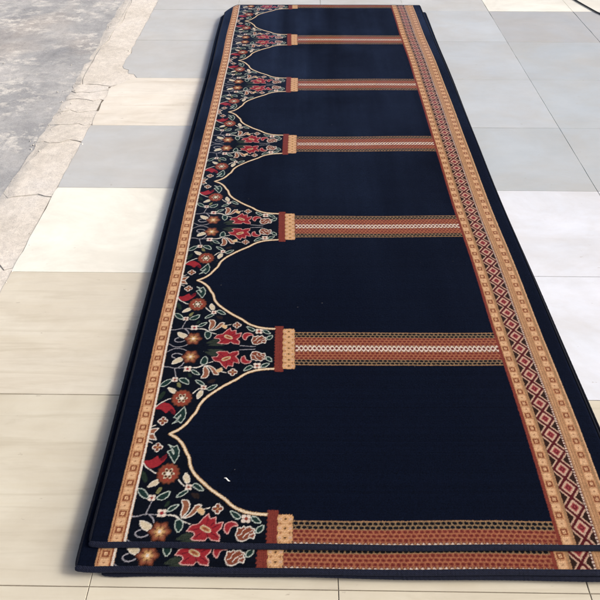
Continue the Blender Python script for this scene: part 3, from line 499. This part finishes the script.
MAT['concrete'] = mat_rough('worn concrete', [(.3, lin(144, 147, 150)), (.5, lin(168, 170, 171)), (.72, lin(196, 196, 194))], 2.6, lin(222, 220, 212), .6)
MAT['mortar'] = mat_rough('cracked mortar', [(.3, lin(208, 202, 190)), (.55, lin(226, 221, 211)), (.75, lin(219, 216, 210))], 4, None, .6)

# ------------------------------------------------------------------ setting
def grid_pt(x, y):          # floor grid turns slightly away from the carpets
    a = -.012; return (x+(-a)*(y-.514), y+a*(x))
TILE_X, TILE_Y, GX, GY = .56, .531, .085, .514
TONES = dict(cream=lin(205, 201, 184), cream2=lin(211, 207, 192), pale=lin(229, 225, 214), white=lin(240, 241, 230),
             grey=lin(194, 198, 198), blue=lin(178, 187, 192), blue2=lin(187, 195, 200), bwhite=lin(220, 226, 234), fgrey=lin(194, 198, 198), rgrey=lin(176, 181, 184))
def tone_of(i, j):
    if j <= 0: return 'cream'
    if i <= -2:
        return {1: 'cream2', 2: 'white', 3: 'grey', 4: 'pale', 5: 'fgrey'}.get(j, 'fgrey')
    if i == 1: return {1: 'bwhite', 2: 'bwhite', 3: 'blue', 4: 'blue2', 5: 'blue2', 6: 'blue2'}.get(j, 'fgrey')
    if i >= 2: return {1: 'bwhite', 2: 'bwhite', 3: 'blue', 4: 'blue', 5: 'blue', 6: 'rgrey'}.get(j, 'white')
    return 'fgrey' if j > 4 else 'cream'
def make_floor():
    bm = bmesh.new(); lay = bm.loops.layers.float_color.new('tone')
    for i in range(-2, 9):
        for j in range(-3, 16):
            x0 = GX+TILE_X*i+.001; x1 = x0+TILE_X-.002; y0 = GY+TILE_Y*j+.001; y1 = y0+TILE_Y-.002
            t = tone_of(i, j); k = random.uniform(.97, 1.03); dz = random.uniform(-.0006, .0006)
            if i == -2:           # rough outer edge, chipped against the mortar
                n = 14; rg = 1 if j in (4, 5) else .3; left = [(x0+rg*(random.uniform(-.005, .006)+.004*math.sin(q*1.7+j)), y1+(y0-y1)*q/n) for q in range(n+1)]
                if j == 5: left = left[:-4]+[(x0+.012, y0+.12), (x0+.045, y0+.10), (x0+.050, y0+.055), (x0+.085, y0+.045), (x0+.11, y0)]
                if j == 4: left = [(x0+.085, y1), (x0+.06, y1-.05)]+left[3:]
                pts = [(x1, y0), (x1, y1)]+left
            else:
                w1 = [y0+(y1-y0)*q/9 for q in range(10)]; jt = lambda: random.uniform(-.0007, .0005)*(1 if random.random() > .12 else 3)
                pts = [(x1+(jt() if 0 < q < 9 else 0), y) for q, y in enumerate(w1)]+[(x0-(jt() if 0 < q < 9 else 0), y) for q, y in enumerate(w1[::-1])]
            top = [bm.verts.new((*grid_pt(*p), dz)) for p in pts]; bot = [bm.verts.new((*grid_pt(*p), -.02)) for p in pts]
            fs = [bm.faces.new(top)]; n = len(pts)
            for q in range(n): fs.append(bm.faces.new((bot[q], bot[(q+1) % n], top[(q+1) % n], top[q])))
            if fs[0].calc_center_median() and True: fs[0].normal_update()
            if fs[0].normal.z < 0:
                for f in fs: f.normal_flip()
            for f in fs:
                f.material_index = 0 if t in ('cream', 'cream2', 'pale') else 1
                for l in f.loops: l[lay] = (*(c*k for c in TONES[t]), 1)
    edges = [e for e in bm.edges if all(abs(v.co.z) < .001 for v in e.verts)]
    bmesh.ops.bevel(bm, geom=edges, offset=.0007, segments=1, affect='EDGES', clamp_overlap=True)
    me = bpy.data.meshes.new('tiled_floor'); bm.to_mesh(me); bm.free()
    for f in me.polygons: f.use_smooth = False
    o = bpy.data.objects.new('tiled_floor', me); COL.objects.link(o)
    me.materials.append(MAT['cream']); me.materials.append(MAT['stone']); o['kind'] = 'structure'
make_floor()
def slab(name, x0, x1, y0, y1, z, mat):
    o = mesh_obj(name, [(x0, y0, z), (x1, y0, z), (x1, y1, z), (x0, y1, z)], [(0, 1, 2, 3)], mat); o['kind'] = 'structure'; return o
slab('grout_bed', -1.02, 5.2, -1.2, 9.2, -.0026, MAT['grout'])

def make_mortar():
    bm = bmesh.new()
    xl = lambda y: -1.225+.010*math.sin(2.3*y+1)+.006*math.sin(9*y)
    def piece(pts, z):
        top = [bm.verts.new((*p, z if p[0] > -1.19 else -.0068)) for p in pts]; bot = [bm.verts.new((*p, -.02)) for p in pts]; n = len(pts)
        f = bm.faces.new(top); f.normal_update(); fs = [f]
        for q in range(n): fs.append(bm.faces.new((bot[q], bot[(q+1) % n], top[(q+1) % n], top[q])))
        if f.normal.z < 0:
            for g in fs: g.normal_flip()
    cuts = [-.9, .3, 1.05, 1.62, 2.06, 2.50, 2.66, 2.80, 2.92, 3.02, 3.10, 4.6, 6.1, 8.6]
    jag = {}
    def cutline(y):
        if y not in jag:
            jag[y] = [(u, y+random.uniform(-.016, .016)+.03*(u-.5)*random.uniform(-1, 1)) for u in (0, .15, .3, .5, .7, .85, 1)]
        return jag[y]
    for a, b in zip(cuts, cuts[1:]):
        g = random.uniform(.002, .004)
        xr = lambda y: -1.031+.012*(y-.514)+.003*math.sin(11*y)+.14*math.exp(-((y-3.21)/.10)**2)
        lo = [(xl(y)+(xr(y)-xl(y))*u, y+g*random.uniform(.2, 1.9)) for u, y in cutline(a)]
        hi = [(xl(y)+(xr(y)-xl(y))*u, y-g*random.uniform(.2, 1.9)) for u, y in cutline(b)][::-1]
        n = max(3, int((b-a)/.06))
        ya, yb = lo[-1][1], hi[0][1]
        right = [(xr(ya+(yb-ya)*q/n)+random.uniform(-.002, .002), ya+(yb-ya)*q/n) for q in range(1, n)]
        ya, yb = hi[-1][1], lo[0][1]
        left = [(xl(ya+(yb-ya)*q/n)+random.uniform(-.008, .008), ya+(yb-ya)*q/n) for q in range(1, n)]
        if a >= 3.09:      # long crack along the strip splits the far pieces lengthwise
            c = lambda y: -1.175+.018*math.sin(5*y)+.008*math.sin(19*y)
            ms = [lo[3][1]+(hi[3][1]-lo[3][1])*q/24 for q in range(25)]
            mid = [(c(y)+random.uniform(-.004, .004), y) for y in ms]
            piece([p for p in lo if p[0] > mid[0][0]+.006]+right+[p for p in hi if p[0] > mid[-1][0]+.006]+[(x+.0022, y) for x, y in mid[::-1]], -.0022)
            piece([(x-.0022, y) for x, y in mid]+[p for p in hi if p[0] < mid[-1][0]-.006]+left+[p for p in lo if p[0] < mid[0][0]-.006], -.003)
        else: piece(lo+right+hi+left, -.0022+random.uniform(-.001, .0006))
    me = bpy.data.meshes.new('mortar_strip'); bm.to_mesh(me); bm.free()
    o = bpy.data.objects.new('mortar_strip', me); COL.objects.link(o); me.materials.append(MAT['mortar']); o['kind'] = 'structure'
make_mortar()
def make_concrete():
    nx_, ny_ = 120, 200; vs, fs = [], []
    for j in range(ny_):
        for i in range(nx_):
            x = -5+4.05*i/(nx_-1); y = -1.2+10.4*j/(ny_-1)
            vs.append((x, y, -.008+.0016*math.sin(7*x+3*y)*math.sin(5*y-2*x)+random.uniform(-.0008, .0008)))
    for j in range(ny_-1):
        for i in range(nx_-1):
            a = j*nx_+i; fs.append((a, a+1, a+nx_+1, a+nx_))
    o = mesh_obj('concrete_ground', vs, fs, MAT['concrete']); o['kind'] = 'structure'
make_concrete()

def make_grit():            # loose crumbs of mortar along the broken edge
    vs, fs = [], []
    for q in range(420):
        y = random.uniform(1.0, 6.5); e = random.random()
        x = (-1.215+random.gauss(0, .03)) if e < .55 else (-1.03+.012*(y-.514)+random.gauss(0, .012)) if e < .85 else random.uniform(-2.6, -1.2)
        if x > -1.0: continue
        r = random.choice((.0012, .0016, .002, .003, .0045))*random.uniform(.7, 1.2); z = -.0055 if x < -1.19 else -.001; b0 = len(vs)
        for k in range(6):
            a = k*math.pi/3+random.uniform(-.3, .3); vs.append((x+r*math.cos(a)*random.uniform(.7, 1.3), y+r*math.sin(a)*random.uniform(.7, 1.3), z-.001))
        for k in range(4):
            a = k*math.pi/2+random.uniform(-.3, .3); vs.append((x+.55*r*math.cos(a), y+.55*r*math.sin(a), z+r*random.uniform(.5, .9)))
        fs += [(b0+6, b0+7, b0+8, b0+9)]
        fs += [(b0, b0+1, b0+7, b0+6), (b0+1, b0+2, b0+7), (b0+2, b0+3, b0+8, b0+7), (b0+3, b0+4, b0+9, b0+8), (b0+4, b0+5, b0+9), (b0+5, b0, b0+6, b0+9)]
    o = mesh_obj('grit', vs, fs, MAT['mortar']); o['kind'] = 'stuff'
make_grit()

# ------------------------------------------------------------------ the stack of carpets
carpet = make_carpet()
stack = [   # x, y of the near left corner, turn, label
    (-.489, .586, 0.0, 'topmost navy carpet of the stack, its full row of arches in view'),
    (-.510, .536, 0.0, 'second navy carpet down, showing a strip of flowers in front of the top carpet'),
    (-.498, .541, -.66, 'third navy carpet down, only its dark rim and skewed far right corner showing'),
    (-.456, .536, .45, 'bottom navy carpet lying on the tiles, set back at the near left corner')]
for i, (x, y, a, lab) in enumerate(stack):
    o = carpet if i == 0 else copy_thing(carpet)
    o.location = (x, y, (3-i)*TH+.0012); o.rotation_euler = (0, 0, R(a))
    o['label'] = lab; o['category'] = 'carpet'; o['group'] = 'navy prayer carpets in one stack'

# small thread scrap on the top carpet
def make_scrap():
    m, nt, b = material('white thread'); b.inputs['Base Color'].default_value = (*lin(222, 222, 216), 1); b.inputs['Roughness'].default_value = .8
    vs, fs = [], []; n = 14
    for i in range(n):
        t = i/(n-1); w = .0022*math.sin(math.pi*min(max(t, .06), .94))**.6; z = .0012+.0012*math.sin(t*5)
        cx = (t-.5)*.017; cy = -.004*(t-.5)+.0012*math.sin(t*6)
        for a in range(8):
            q = 2*math.pi*a/8; vs.append((cx, cy+w*math.cos(q), z+.0009*math.sin(q)))
    for i in range(n-1):
        for a in range(8): fs.append((i*8+a, i*8+(a+1) % 8, (i+1)*8+(a+1) % 8, (i+1)*8+a))
    fs.append(tuple(range(7, -1, -1))); fs.append(tuple(range((n-1)*8, n*8)))
    o = mesh_obj('thread_scrap', vs, fs, m); o.location = (-.181, .755, 4*TH+.0012)
    o.rotation_euler = (0, 0, R(-12))
    o['label'] = 'small white thread scrap lying on the dark field of the top carpet'; o['category'] = 'thread'
make_scrap()

def make_cable():
    m, nt, b = material('black cable'); b.inputs['Base Color'].default_value = (.03, .032, .03, 1); b.inputs['Roughness'].default_value = .5
    pts = [(1.70, 5.25), (1.77, 4.9), (1.83, 4.66), (1.889, 4.441), (1.928, 4.29), (1.972, 4.148), (2.06, 3.98), (2.2, 3.8), (2.45, 3.6), (2.8, 3.45), (3.3, 3.35)]
    cu = bpy.data.curves.new('cable', 'CURVE'); cu.dimensions = '3D'; sp = cu.splines.new('BEZIER'); sp.bezier_points.add(len(pts)-1)
    for p, (x, y) in zip(sp.bezier_points, pts):
        p.co = (x, y, .0052); p.handle_left_type = p.handle_right_type = 'AUTO'
    cu.bevel_depth = .0042; cu.bevel_resolution = 4
    tmp = bpy.data.objects.new('cable', cu); me = bpy.data.meshes.new_from_object(tmp); bpy.data.objects.remove(tmp)
    o = bpy.data.objects.new('cable', me); COL.objects.link(o); me.materials.append(m)
    for f in me.polygons: f.use_smooth = True
    o['label'] = 'dark cable trailing across the pale tiles at the far right'; o['category'] = 'cable'
make_cable()

# ------------------------------------------------------------------ light
EL, AZ = 38, 97        # sun height and compass turn (from +Y towards +X)
w = bpy.data.worlds.new('World'); S.world = w; w.use_nodes = True; nt = w.node_tree
bg = nt.nodes['Background']; sky = nt.nodes.new('ShaderNodeTexSky'); sky.sky_type = 'NISHITA'; sky.sun_disc = False
sky.sun_elevation = R(EL); sky.sun_rotation = R(AZ); sky.dust_density = 6.0; sky.air_density = .5; sky.ozone_density = .0
nt.links.new(sky.outputs[0], bg.inputs[0]); bg.inputs[1].default_value = .125
sd = bpy.data.lights.new('sun', 'SUN'); sd.energy = 1.3; sd.angle = R(12); sd.color = (1, .965, .89)
so = bpy.data.objects.new('sun', sd); COL.objects.link(so)
so.rotation_euler = (0, R(90-EL), R(90-AZ))

# ------------------------------------------------------------------ camera
cd = bpy.data.cameras.new('camera'); co = bpy.data.objects.new('camera', cd); COL.objects.link(co)
cd.sensor_width = 36; cd.lens = 36; cd.clip_start = .02; cd.clip_end = 200
co.location = (0, 0, 1.40); co.rotation_euler = (R(90-44.08), 0, R(.1)); S.camera = co
S.view_settings.view_transform = 'Standard'; S.view_settings.look = 'None'; S.view_settings.exposure = .58; S.view_settings.gamma = 1
